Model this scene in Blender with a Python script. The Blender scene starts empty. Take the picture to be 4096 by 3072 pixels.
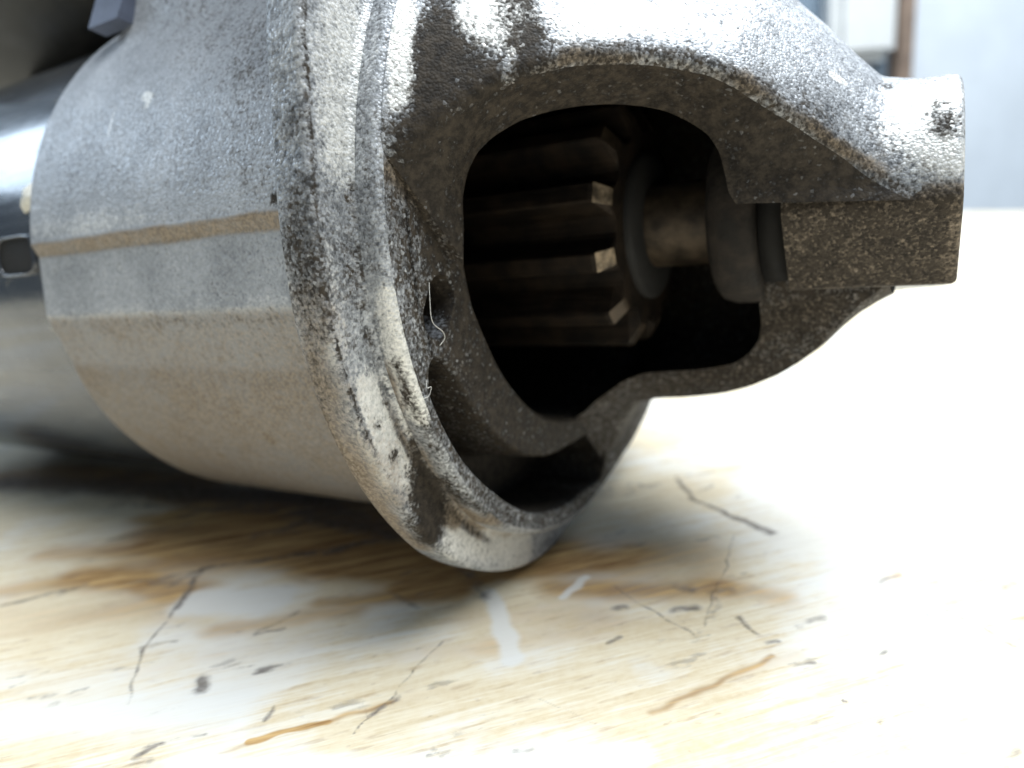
import bpy, math, random
import numpy as np
from mathutils import Matrix, Vector

random.seed(7)
rng = np.random.default_rng(11)
S = 0.08            # one drawing unit of the starter motor is 80 mm
CAM_ROT = [[0.9966, 0.0826, -0.0], [-0.0207, 0.2491, -0.9682], [-0.08, 0.9649, 0.25]]
CAM_H = 0.5365
AXIS_ROT = [[0.8663, 0.4887, 0.1032], [-0.4985, 0.8337, 0.2374], [0.03, -0.2571, 0.9659]]
AXIS_LOC = [0.512, 0.8874, 0.4977]
RIM_OUT = [[-0.445, 0.477, 180.904], [-0.437, 0.468, 180.553], [-0.419, 0.455, 179.005], [-0.4, 0.445, 177.081], [-0.381, 0.434, 174.632], [-0.362, 0.424, 172.522], [-0.344, 0.413, 170.549], [-0.318, 0.397, 168.336], [-0.288, 0.378, 166.028], [-0.261, 0.361, 164.807], [-0.23, 0.341, 163.795], [-0.198, 0.321, 163.306], [-0.17, 0.302, 163.35], [-0.146, 0.284, 164.869], [-0.119, 0.252, 166.531], [-0.09, 0.222, 169.173], [-0.049, 0.173, 174.99], [-0.016, 0.15, 184.784], [0.013, 0.145, 191.825]]
RIM_IN = [[-0.427, 0.37, 195.359], [-0.426, 0.369, 192.264], [-0.424, 0.367, 188.407], [-0.423, 0.367, 184.552], [-0.418, 0.365, 180.816], [-0.41, 0.36, 177.437], [-0.397, 0.354, 174.858], [-0.372, 0.34, 171.171], [-0.343, 0.323, 168.386], [-0.314, 0.304, 166.044], [-0.288, 0.288, 164.557], [-0.258, 0.268, 163.496], [-0.235, 0.254, 163.705], [-0.213, 0.24, 165.587], [-0.194, 0.228, 168.393], [-0.182, 0.22, 173.435], [-0.176, 0.216, 180.09], [-0.173, 0.214, 184.787], [-0.166, 0.209, 188.226]]
ARM_OUT = [[-0.4534, 0.3966, -70.7101], [-0.4186, 0.3356, -68.1349], [-0.4042, 0.3074, -67.0204], [-0.385, 0.2888, -66.5354], [-0.3502, 0.28, -66.8666], [-0.3017, 0.2731, -68.5247], [-0.2395, 0.2588, -71.9957], [-0.1953, 0.2419, -75.6403], [-0.155, 0.2215, -78.2763], [-0.1231, 0.1983, -81.299], [-0.0931, 0.1734, -85.0367], [-0.0676, 0.1435, -90.0], [-0.05, 0.1266, -96.8024], [-0.0328, 0.1162, -102.4223], [-0.0168, 0.1038, -106.7958]]
ARM_IN = [[-0.4492, 0.2917, -90.0], [-0.4365, 0.2807, -87.9583], [-0.4221, 0.2647, -86.1011], [-0.4058, 0.2518, -84.3019], [-0.3812, 0.233, -82.6022], [-0.3495, 0.2203, -80.8569], [-0.3074, 0.2176, -79.408], [-0.2585, 0.2142, -79.2372], [-0.2109, 0.2042, -80.1304], [-0.191, 0.1883, -80.8341], [-0.177, 0.1699, -83.2409], [-0.1727, 0.1472, -86.1042], [-0.1734, 0.1253, -90.0], [-0.1726, 0.111, -95.1694], [-0.1602, 0.0884, -103.0814]]
MOTOR_MARKS = [[0, -0.48, -0.407, -0.273, -0.48, -0.307, -0.4, 'A', 0.01, 0.8], [0, -0.48, -0.454, -0.176, -0.48, -0.407, -0.273, 'A', 0.006, 0.6], [1, -0.48, -0.307, -0.395, -0.48, -0.146, -0.454, 'A', 0.012, 0.9], [0, -0.48, -0.243, -0.429, -0.48, -0.195, -0.482, 'A', 0.008, 0.5], [0, -0.48, -0.172, -0.449, -0.48, -0.116, -0.5, 'A', 0.008, 0.5], [0, -0.457, -0.413, -0.247, -0.459, -0.299, -0.377, 'P', 0.012, 0.55], [0, -0.518, -0.479, -0.243, -0.525, -0.436, -0.314, 'R', 0.01, 0.45], [0, -0.499, -0.537, 0.014, -0.499, -0.537, 0.014, 'R', 0.016, 0.75], [0, -0.487, -0.536, -0.039, -0.487, -0.536, -0.039, 'R', 0.012, 0.6], [0, -0.496, -0.535, -0.053, -0.494, -0.532, -0.074, 'R', 0.018, 0.5], [0, -0.502, -0.529, -0.094, -0.504, -0.52, -0.136, 'R', 0.03, 0.55], [0, -0.512, -0.531, -0.08, -0.515, -0.515, -0.153, 'R', 0.03, 0.35], [1, -0.503, -0.515, -0.153, -0.51, -0.488, -0.224, 'R', 0.03, 0.5], [1, -0.503, -0.488, -0.224, -0.494, -0.403, -0.355, 'R', 0.03, 0.6], [1, -0.526, -0.471, -0.258, -0.523, -0.424, -0.33, 'R', 0.018, 1.0], [1, -0.523, -0.424, -0.33, -0.509, -0.323, -0.429, 'R', 0.02, 0.8], [0, -0.511, -0.512, -0.162, -0.506, -0.492, -0.215, 'R', 0.02, 0.35], [0, -0.479, -0.527, -0.104, -0.486, -0.506, -0.18, 'R', 0.01, 0.7], [2, -0.48, -0.496, 0.151, -0.48, -0.486, 0.003, 'A', 0.055, 0.42], [2, -0.48, -0.519, 0.079, -0.48, -0.504, -0.025, 'A', 0.03, 0.3], [0, -0.48, -0.48, -0.034, -0.48, -0.483, -0.06, 'A', 0.008, 0.8], [0, -0.48, -0.477, -0.086, -0.48, -0.466, -0.14, 'A', 0.03, 0.45], [0, -0.48, -0.49, -0.115, -0.48, -0.475, -0.187, 'A', 0.02, 0.3], [2, -0.48, -0.445, -0.242, -0.48, -0.406, -0.318, 'A', 0.028, 1.0], [2, -0.48, -0.406, -0.318, -0.48, -0.363, -0.359, 'A', 0.02, 0.7], [0, -0.48, -0.359, -0.36, -0.48, -0.335, -0.412, 'A', 0.024, 1.3], [0, -0.48, -0.425, -0.193, -0.48, -0.364, -0.327, 'A', 0.008, 0.7], [0, -0.48, -0.382, -0.305, -0.48, -0.266, -0.413, 'A', 0.014, 0.7], [1, -0.48, -0.373, -0.305, -0.48, -0.287, -0.392, 'A', 0.02, 0.7], [0, -0.48, -0.336, -0.374, -0.48, -0.306, -0.417, 'A', 0.018, 0.8], [0, -0.48, -0.381, -0.336, -0.48, -0.354, -0.36, 'A', 0.012, 0.7], [2, -0.48, -0.281, -0.422, -0.48, -0.103, -0.486, 'A', 0.035, 0.8], [0, -0.48, -0.423, -0.252, -0.48, -0.423, -0.252, 'A', 0.006, 1.0], [0, -0.48, -0.436, -0.274, -0.48, -0.436, -0.274, 'A', 0.006, 1.0], [0, -0.48, -0.412, -0.315, -0.48, -0.412, -0.315, 'A', 0.007, 1.0], [2, -0.48, -0.515, -0.102, -0.48, -0.494, -0.206, 'A', 0.012, 0.4], [2, -0.452, -0.456, -0.154, -0.455, -0.404, -0.262, 'P', 0.016, 0.9], [1, -0.474, -0.431, -0.213, -0.482, -0.362, -0.317, 'P', 0.014, 0.8], [1, -0.482, -0.362, -0.317, -0.481, -0.265, -0.402, 'P', 0.022, 0.9], [0, -0.484, -0.403, -0.263, -0.486, -0.319, -0.36, 'P', 0.014, 0.6], [1, -0.481, -0.265, -0.402, -0.409, -0.212, -0.432, 'P', 0.02, 0.8], [0, -0.458, -0.481, 0.001, -0.461, -0.472, -0.096, 'P', 0.03, 0.2], [0, -0.458, -0.436, -0.204, -0.455, -0.373, -0.304, 'P', 0.008, 0.8], [0, -0.461, -0.335, -0.345, -0.441, -0.262, -0.403, 'P', 0.014, 0.6], [0, -0.423, -0.449, 0.088, -0.423, -0.457, -0.01, 'B', 0.035, 0.8], [0, -0.408, -0.429, 0.134, -0.409, -0.447, 0.049, 'B', 0.026, 0.7], [0, -0.399, -0.435, 0.094, -0.395, -0.432, 0.092, 'B', 0.008, 1.6], [0, -0.38, -0.431, 0.055, -0.42, -0.452, -0.05, 'B', 0.05, 0.6], [0, -0.405, -0.439, 0.088, -0.358, -0.418, 0.05, 'B', 0.06, 0.4], [0, -0.365, -0.409, 0.12, -0.315, -0.385, 0.087, 'B', 0.04, 0.35], [0, -0.35, -0.414, 0.051, -0.315, -0.384, 0.092, 'B', 0.02, 0.35], [0, -0.425, -0.452, -0.077, -0.398, -0.434, -0.094, 'B', 0.05, 0.6], [0, -0.35, -0.39, 0.148, -0.327, -0.391, 0.096, 'B', 0.022, 0.8], [0, -0.332, -0.375, 0.155, -0.331, -0.386, 0.122, 'B', 0.012, 0.8], [0, -0.389, -0.423, 0.119, -0.351, -0.413, 0.065, 'B', 0.03, 0.5], [2, -0.368, -0.405, 0.136, -0.351, -0.397, 0.131, 'B', 0.03, 1.0], [2, -0.285, -0.352, 0.131, -0.215, -0.302, 0.138, 'B', 0.03, 0.5], [2, -0.275, -0.341, 0.144, -0.176, -0.271, 0.143, 'B', 0.04, 0.35], [2, -0.441, -0.453, 0.131, -0.439, -0.467, 0.048, 'B', 0.016, 1.0], [2, -0.339, -0.398, 0.1, -0.34, -0.404, 0.075, 'B', 0.006, 0.9], [0, -0.131, -0.256, 0.073, -0.079, -0.202, 0.05, 'B', 0.03, 0.35], [0, -0.165, -0.289, 0.077, -0.134, -0.26, 0.072, 'B', 0.02, 0.3], [2, -0.085, -0.184, 0.113, -0.074, -0.171, 0.106, 'B', 0.004, 1.6], [0, 0.03, -0.123, 0.075, 0.033, -0.135, 0.051, 'B', 0.017, 1.4], [0, -0.033, -0.109, 0.112, -0.022, -0.104, 0.109, 'B', 0.009, 0.9], [0, -0.037, -0.155, 0.038, -0.006, -0.147, 0.012, 'B', 0.03, 0.35], [2, -0.003, -0.115, 0.092, 0.032, -0.111, 0.092, 'B', 0.03, 0.8], [2, -0.006, -0.14, 0.049, 0.037, -0.144, 0.012, 'B', 0.04, 0.5], [1, -0.288, -0.367, 0.091, -0.145, -0.274, 0.073, 'B', 0.012, 0.9], [1, -0.145, -0.274, 0.073, -0.027, -0.152, 0.0, 'B', 0.01, 1.0], [1, -0.381, -0.432, 0.043, -0.288, -0.367, 0.091, 'B', 0.008, 0.6], [1, -0.345, -0.356, 0.076, -0.337, -0.351, 0.071, 'I', 0.014, 1.0], [1, -0.286, -0.312, 0.096, -0.176, -0.241, 0.09, 'I', 0.02, 0.7], [1, -0.282, -0.318, 0.064, -0.241, -0.29, 0.069, 'I', 0.006, 0.8], [2, -0.445, -0.364, -0.18, -0.445, -0.364, -0.18, 'F', 0.02, 0.5], [2, -0.445, -0.44, -0.11, -0.445, -0.416, -0.145, 'F', 0.03, 0.25], [1, -0.445, -0.326, -0.221, -0.445, -0.214, -0.291, 'F', 0.02, 0.6], [1, -0.174, 0.028, -0.113, -0.11, 0.005, -0.124, 'E', 0.03, 0.6], [1, -0.173, 0.028, -0.145, -0.081, -0.007, -0.114, 'E', 0.02, 0.6], [1, -0.359, 0.087, -0.242, -0.139, 0.017, -0.204, 'E', 0.02, 0.5], [1, -0.445, -0.465, -0.023, -0.445, -0.349, -0.085, 'F', 0.012, 0.9], [0, -0.445, -0.366, -0.144, -0.445, -0.353, -0.112, 'F', 0.01, 1.0], [2, -0.887, -0.434, 0.137, -0.875, -0.435, 0.133, 'H', 0.007, 0.9], [2, -0.875, -0.436, 0.129, -0.875, -0.439, 0.12, 'H', 0.006, 0.8], [2, -0.949, -0.43, 0.15, -0.948, -0.446, 0.091, 'H', 0.0022, 0.55], [1, -0.768, -0.329, -0.314, -0.77, -0.32, -0.324, 'H', 0.007, 1.6], [1, -0.921, -0.28, -0.358, -0.921, -0.28, -0.358, 'H', 0.008, 1.4], [1, -1.0, -0.269, -0.367, -1.0, -0.269, -0.367, 'H', 0.006, 1.0], [1, -1.098, -0.414, -0.189, -0.62, -0.415, -0.187, 'H', 0.05, 0.12], [1, -1.075, -0.317, -0.327, -0.697, -0.288, -0.352, 'H', 0.1, 0.1], [1, -1.078, -0.203, -0.407, -0.696, -0.252, -0.379, 'H', 0.02, 0.5], [2, -1.132, -0.429, -0.152, -0.622, -0.431, -0.145, 'H', 0.018, 0.28], [0, -0.618, -0.454, -0.034, -0.618, -0.454, -0.034, 'H', 0.008, 1.0], [0, -0.973, -0.317, 0.326, -0.672, -0.431, 0.147, 'H', 0.08, 0.35], [0, -0.671, -0.444, 0.098, -0.64, -0.455, -0.016, 'H', 0.04, 0.25], [0, -1.114, -0.425, -0.162, -0.641, -0.424, -0.165, 'H', 0.012, 0.25], [0, -1.129, -0.451, -0.057, -1.066, -0.452, -0.055, 'H', 0.012, 0.5], [2, -1.136, -0.454, -0.027, -0.865, -0.454, -0.031, 'H', 0.03, 0.35], [0, -0.356, -0.389, 0.158, -0.339, -0.395, 0.111, 'B', 0.016, 0.62], [0, -0.337, -0.376, 0.161, -0.325, -0.382, 0.122, 'B', 0.011, 0.6], [0, -0.382, -0.425, 0.094, -0.339, -0.406, 0.056, 'B', 0.034, 0.42], [0, -0.318, -0.379, 0.118, -0.322, -0.39, 0.086, 'B', 0.02, 0.33], [0, -0.294, -0.365, 0.109, -0.274, -0.353, 0.108, 'B', 0.018, 0.28], [0, -0.164, -0.291, 0.067, -0.126, -0.254, 0.062, 'B', 0.022, 0.4], [0, -0.111, -0.237, 0.053, -0.087, -0.212, 0.048, 'B', 0.02, 0.4]]  # bright strokes on the bell foot edge and housing facet ridge paint highlights
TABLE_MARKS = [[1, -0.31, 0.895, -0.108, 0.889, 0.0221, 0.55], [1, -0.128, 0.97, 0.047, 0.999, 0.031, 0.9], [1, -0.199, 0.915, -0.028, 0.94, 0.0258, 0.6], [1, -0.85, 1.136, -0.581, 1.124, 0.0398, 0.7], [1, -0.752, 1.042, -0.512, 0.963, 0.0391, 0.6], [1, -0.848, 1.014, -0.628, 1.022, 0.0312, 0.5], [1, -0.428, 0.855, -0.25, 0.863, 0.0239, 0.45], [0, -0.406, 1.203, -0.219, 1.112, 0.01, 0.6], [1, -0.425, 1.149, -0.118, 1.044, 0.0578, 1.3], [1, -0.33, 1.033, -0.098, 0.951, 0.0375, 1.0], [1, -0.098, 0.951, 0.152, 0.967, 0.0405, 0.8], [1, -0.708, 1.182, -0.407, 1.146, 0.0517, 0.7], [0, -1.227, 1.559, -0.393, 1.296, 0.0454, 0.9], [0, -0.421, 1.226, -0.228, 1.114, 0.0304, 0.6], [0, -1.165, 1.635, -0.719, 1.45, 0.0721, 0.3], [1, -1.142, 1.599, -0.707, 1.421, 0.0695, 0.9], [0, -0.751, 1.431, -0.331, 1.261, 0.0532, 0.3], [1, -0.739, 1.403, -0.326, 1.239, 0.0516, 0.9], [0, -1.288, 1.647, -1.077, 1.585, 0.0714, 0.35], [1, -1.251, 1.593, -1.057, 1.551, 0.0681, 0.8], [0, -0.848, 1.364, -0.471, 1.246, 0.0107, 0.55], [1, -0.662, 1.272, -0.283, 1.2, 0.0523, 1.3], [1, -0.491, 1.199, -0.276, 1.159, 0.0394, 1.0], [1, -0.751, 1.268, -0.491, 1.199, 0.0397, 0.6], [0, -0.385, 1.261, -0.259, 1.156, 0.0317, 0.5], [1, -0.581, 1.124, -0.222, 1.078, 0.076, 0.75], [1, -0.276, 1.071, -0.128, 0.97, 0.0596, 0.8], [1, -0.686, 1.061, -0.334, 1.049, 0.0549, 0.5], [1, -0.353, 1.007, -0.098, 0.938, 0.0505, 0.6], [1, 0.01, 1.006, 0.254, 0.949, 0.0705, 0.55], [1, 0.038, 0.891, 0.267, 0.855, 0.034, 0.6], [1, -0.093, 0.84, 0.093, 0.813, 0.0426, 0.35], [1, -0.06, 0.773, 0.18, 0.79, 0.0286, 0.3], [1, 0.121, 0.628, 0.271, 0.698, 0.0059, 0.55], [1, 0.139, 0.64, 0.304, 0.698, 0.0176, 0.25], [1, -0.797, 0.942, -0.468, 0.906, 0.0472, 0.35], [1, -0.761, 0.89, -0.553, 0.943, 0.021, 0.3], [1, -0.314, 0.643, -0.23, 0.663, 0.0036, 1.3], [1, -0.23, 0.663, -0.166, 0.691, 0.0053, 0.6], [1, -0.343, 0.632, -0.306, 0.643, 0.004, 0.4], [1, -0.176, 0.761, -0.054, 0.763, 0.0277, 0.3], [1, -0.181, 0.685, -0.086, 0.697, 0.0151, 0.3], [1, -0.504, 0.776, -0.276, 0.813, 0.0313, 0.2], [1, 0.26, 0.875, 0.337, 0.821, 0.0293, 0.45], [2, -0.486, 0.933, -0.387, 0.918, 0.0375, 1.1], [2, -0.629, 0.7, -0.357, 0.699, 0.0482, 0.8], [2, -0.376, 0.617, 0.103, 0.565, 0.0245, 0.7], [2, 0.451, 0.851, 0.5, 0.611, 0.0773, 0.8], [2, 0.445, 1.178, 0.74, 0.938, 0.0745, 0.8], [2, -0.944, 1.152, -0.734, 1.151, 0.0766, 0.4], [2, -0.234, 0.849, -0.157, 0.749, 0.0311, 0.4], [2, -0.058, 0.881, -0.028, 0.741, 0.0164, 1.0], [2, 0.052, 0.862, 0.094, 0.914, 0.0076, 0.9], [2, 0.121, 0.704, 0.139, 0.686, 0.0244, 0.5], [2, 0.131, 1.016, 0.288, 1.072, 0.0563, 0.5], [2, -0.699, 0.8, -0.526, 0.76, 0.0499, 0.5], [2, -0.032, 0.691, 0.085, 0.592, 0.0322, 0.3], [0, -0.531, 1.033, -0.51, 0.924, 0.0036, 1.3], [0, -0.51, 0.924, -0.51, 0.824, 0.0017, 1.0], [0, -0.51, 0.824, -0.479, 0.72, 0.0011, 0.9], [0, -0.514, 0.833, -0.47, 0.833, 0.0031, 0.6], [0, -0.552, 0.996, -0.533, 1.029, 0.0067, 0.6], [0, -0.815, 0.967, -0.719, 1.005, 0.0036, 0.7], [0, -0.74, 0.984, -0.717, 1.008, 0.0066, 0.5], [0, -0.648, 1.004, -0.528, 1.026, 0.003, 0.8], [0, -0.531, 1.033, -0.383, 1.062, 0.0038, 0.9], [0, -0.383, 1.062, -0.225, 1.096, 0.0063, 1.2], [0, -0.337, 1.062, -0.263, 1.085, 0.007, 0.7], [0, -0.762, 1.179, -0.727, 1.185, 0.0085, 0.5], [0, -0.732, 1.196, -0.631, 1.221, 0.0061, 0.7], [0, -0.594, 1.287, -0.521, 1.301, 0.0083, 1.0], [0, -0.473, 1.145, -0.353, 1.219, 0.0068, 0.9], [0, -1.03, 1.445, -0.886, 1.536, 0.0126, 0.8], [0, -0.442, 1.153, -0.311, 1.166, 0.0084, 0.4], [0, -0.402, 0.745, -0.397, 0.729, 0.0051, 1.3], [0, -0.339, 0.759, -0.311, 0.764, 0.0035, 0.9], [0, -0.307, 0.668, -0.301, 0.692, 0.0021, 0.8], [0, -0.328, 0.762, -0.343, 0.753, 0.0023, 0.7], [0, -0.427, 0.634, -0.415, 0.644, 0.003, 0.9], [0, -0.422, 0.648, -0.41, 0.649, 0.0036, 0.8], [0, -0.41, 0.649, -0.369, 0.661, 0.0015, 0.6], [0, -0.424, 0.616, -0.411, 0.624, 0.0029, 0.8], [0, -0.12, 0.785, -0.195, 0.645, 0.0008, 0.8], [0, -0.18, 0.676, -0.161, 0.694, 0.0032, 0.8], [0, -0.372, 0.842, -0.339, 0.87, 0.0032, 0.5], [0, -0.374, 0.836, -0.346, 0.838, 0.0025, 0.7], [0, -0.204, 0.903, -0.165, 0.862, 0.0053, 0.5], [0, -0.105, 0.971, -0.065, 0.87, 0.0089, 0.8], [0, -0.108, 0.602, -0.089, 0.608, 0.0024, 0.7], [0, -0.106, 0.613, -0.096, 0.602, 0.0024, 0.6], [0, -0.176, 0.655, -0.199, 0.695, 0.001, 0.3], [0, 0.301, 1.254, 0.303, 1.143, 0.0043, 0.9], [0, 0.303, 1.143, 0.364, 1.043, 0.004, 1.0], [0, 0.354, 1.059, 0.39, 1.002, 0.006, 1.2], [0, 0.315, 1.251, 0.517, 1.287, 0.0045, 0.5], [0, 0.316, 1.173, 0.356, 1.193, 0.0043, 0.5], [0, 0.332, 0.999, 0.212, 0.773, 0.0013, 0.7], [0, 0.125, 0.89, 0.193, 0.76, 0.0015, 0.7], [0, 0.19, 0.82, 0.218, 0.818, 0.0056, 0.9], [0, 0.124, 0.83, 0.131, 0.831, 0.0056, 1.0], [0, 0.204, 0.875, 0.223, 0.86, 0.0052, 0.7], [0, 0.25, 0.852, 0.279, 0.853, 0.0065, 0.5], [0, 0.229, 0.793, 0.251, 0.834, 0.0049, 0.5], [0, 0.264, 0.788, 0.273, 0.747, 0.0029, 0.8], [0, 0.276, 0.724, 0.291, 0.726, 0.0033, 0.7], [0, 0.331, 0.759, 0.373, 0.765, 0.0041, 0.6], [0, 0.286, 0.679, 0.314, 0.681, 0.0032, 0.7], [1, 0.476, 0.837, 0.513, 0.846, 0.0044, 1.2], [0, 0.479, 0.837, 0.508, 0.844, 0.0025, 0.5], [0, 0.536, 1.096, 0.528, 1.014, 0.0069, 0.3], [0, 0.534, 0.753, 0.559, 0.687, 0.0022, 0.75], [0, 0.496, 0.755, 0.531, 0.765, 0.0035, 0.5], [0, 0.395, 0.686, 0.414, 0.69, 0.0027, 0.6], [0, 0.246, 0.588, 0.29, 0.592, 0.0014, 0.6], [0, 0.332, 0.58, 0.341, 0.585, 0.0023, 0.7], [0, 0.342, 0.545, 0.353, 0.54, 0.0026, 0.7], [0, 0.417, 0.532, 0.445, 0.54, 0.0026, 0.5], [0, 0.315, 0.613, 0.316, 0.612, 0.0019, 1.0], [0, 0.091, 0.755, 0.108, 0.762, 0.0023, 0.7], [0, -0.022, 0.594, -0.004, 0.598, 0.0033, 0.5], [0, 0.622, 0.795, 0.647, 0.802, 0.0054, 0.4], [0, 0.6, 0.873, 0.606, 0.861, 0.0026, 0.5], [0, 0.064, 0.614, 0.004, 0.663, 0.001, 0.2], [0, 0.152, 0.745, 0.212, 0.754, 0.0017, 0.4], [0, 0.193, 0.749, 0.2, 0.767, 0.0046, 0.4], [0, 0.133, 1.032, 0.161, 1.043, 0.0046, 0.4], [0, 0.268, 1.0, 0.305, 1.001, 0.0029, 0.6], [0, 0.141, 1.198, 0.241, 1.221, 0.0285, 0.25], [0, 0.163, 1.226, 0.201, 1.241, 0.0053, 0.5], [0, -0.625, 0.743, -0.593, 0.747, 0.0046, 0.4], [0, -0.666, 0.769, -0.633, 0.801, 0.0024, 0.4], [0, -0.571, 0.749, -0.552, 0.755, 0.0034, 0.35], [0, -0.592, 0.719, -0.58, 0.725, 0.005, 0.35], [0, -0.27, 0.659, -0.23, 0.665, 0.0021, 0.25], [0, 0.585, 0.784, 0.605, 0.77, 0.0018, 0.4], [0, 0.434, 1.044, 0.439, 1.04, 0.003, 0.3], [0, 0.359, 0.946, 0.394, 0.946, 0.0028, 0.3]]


# ------------------------------------------------------------------ camera, world, lamps
scene = bpy.context.scene
col = scene.collection

def mat4(rot, loc):
    m = Matrix([list(rot[0]) + [loc[0]], list(rot[1]) + [loc[1]], list(rot[2]) + [loc[2]], [0, 0, 0, 1]])
    return m

cam_d = bpy.data.cameras.new('camera')
cam = bpy.data.objects.new('camera', cam_d)
col.objects.link(cam)
cam.matrix_world = mat4(CAM_ROT, (0, 0, CAM_H * S))
cam_d.sensor_width = 36.0
cam_d.lens = 36.0 * 1500 / 2212
cam_d.clip_start = 0.005
cam_d.clip_end = 50
cam_d.dof.use_dof = True
cam_d.dof.focus_distance = 0.70 * S
cam_d.dof.aperture_fstop = 24.41 / 1.1
scene.camera = cam

world = bpy.data.worlds.new('World')
scene.world = world
world.use_nodes = True
bg = world.node_tree.nodes['Background']
bg.inputs['Color'].default_value = (0.60, 0.79, 1.0, 1)
bg.inputs['Strength'].default_value = 0.21

def area(name, loc, target, size, size_y, energy, color):
    d = bpy.data.lights.new(name, 'AREA')
    d.shape = 'RECTANGLE'
    d.size, d.size_y = size, size_y
    d.energy = energy
    d.color = color
    o = bpy.data.objects.new(name, d)
    col.objects.link(o)
    o.location = loc
    o.rotation_euler = (Vector(target) - Vector(loc)).to_track_quat('-Z', 'Y').to_euler()
    return o

area('overhead_light', (0.28, 0.08, 0.95), (0.08, 0.07, 0.0), 0.85, 0.8, 24.5, (0.90, 0.955, 1.0))
area('overhead_light', (0.75, 0.62, 1.25), (0.65, 0.8, 0.1), 0.5, 0.5, 10.0, (0.90, 0.955, 1.0))  # added unseen lamp, brightens the wall and the bench's right side
area('window_light', (-0.72, 0.30, 0.40), (-0.03, 0.08, 0.05), 0.28, 0.20, 1.2, (0.66, 0.82, 1.0))

scene.view_settings.view_transform = 'Standard'
scene.view_settings.look = 'None'
scene.view_settings.exposure = 0.0
scene.view_settings.gamma = 1.0

# ------------------------------------------------------------------ node helpers
class NT:
    def __init__(self, name):
        self.m = bpy.data.materials.new(name)
        self.m.use_nodes = True
        self.t = self.m.node_tree
        self.b = self.t.nodes['Principled BSDF']
        self.tc = self.t.nodes.new('ShaderNodeTexCoord')
    def link(self, a, b): self.t.links.new(a, b)
    def put(self, sock, v):
        if hasattr(v, 'is_output'): self.link(v, sock)
        elif isinstance(v, (tuple, list)) and len(v) == 3 and sock.type == 'RGBA': sock.default_value = (*v, 1)
        else: sock.default_value = v
    def math(self, op, a, b=0.0, c=0.0, clamp=False):
        n = self.t.nodes.new('ShaderNodeMath'); n.operation = op; n.use_clamp = clamp
        self.put(n.inputs[0], a); self.put(n.inputs[1], b); self.put(n.inputs[2], c)
        return n.outputs[0]
    def ss(self, v, lo, hi):
        n = self.t.nodes.new('ShaderNodeMapRange'); n.interpolation_type = 'SMOOTHSTEP'
        self.put(n.inputs['Value'], v); self.put(n.inputs['From Min'], lo); self.put(n.inputs['From Max'], hi)
        return n.outputs[0]
    def mix(self, f, a, b):
        n = self.t.nodes.new('ShaderNodeMix'); n.data_type = 'RGBA'
        self.put(n.inputs[0], f); self.put(n.inputs[6], a); self.put(n.inputs[7], b)
        return n.outputs[2]
    def mixf(self, f, a, b):
        n = self.t.nodes.new('ShaderNodeMix'); n.data_type = 'FLOAT'
        self.put(n.inputs[0], f); self.put(n.inputs[2], a); self.put(n.inputs[3], b)
        return n.outputs[0]
    def noise(self, scale, detail=3.0, rough=0.55, vec=None, dist=0.0):
        n = self.t.nodes.new('ShaderNodeTexNoise')
        n.inputs['Scale'].default_value = scale; n.inputs['Detail'].default_value = detail
        n.inputs['Roughness'].default_value = rough; n.inputs['Distortion'].default_value = dist
        self.link(vec if vec is not None else self.vec, n.inputs['Vector'])
        return n.outputs['Fac']
    def voronoi(self, scale, vec=None, rnd=1.0):
        n = self.t.nodes.new('ShaderNodeTexVoronoi')
        n.inputs['Scale'].default_value = scale; n.inputs['Randomness'].default_value = rnd
        self.link(vec if vec is not None else self.vec, n.inputs['Vector'])
        return n.outputs['Distance']
    def scaled(self, sx, sy, sz, rz=0.0, src=None):
        n = self.t.nodes.new('ShaderNodeMapping')
        n.inputs['Scale'].default_value = (sx, sy, sz)
        n.inputs['Rotation'].default_value = (0, 0, rz)
        self.link(src if src is not None else self.tc.outputs['Object'], n.inputs['Vector'])
        return n.outputs[0]
    def attr(self, name='marks'):
        n = self.t.nodes.new('ShaderNodeAttribute'); n.attribute_name = name
        s = self.t.nodes.new('ShaderNodeSeparateColor')
        self.link(n.outputs['Color'], s.inputs[0])
        return s.outputs[0], s.outputs[1], s.outputs[2]
    def bump(self, h, strength, dist):
        n = self.t.nodes.new('ShaderNodeBump')
        n.inputs['Strength'].default_value = strength; n.inputs['Distance'].default_value = dist
        self.link(h, n.inputs['Height'])
        self.link(n.outputs[0], self.b.inputs['Normal'])
    def set(self, **k):
        for key, v in k.items(): self.put(self.b.inputs[key.replace('_', ' ')], v)

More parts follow.
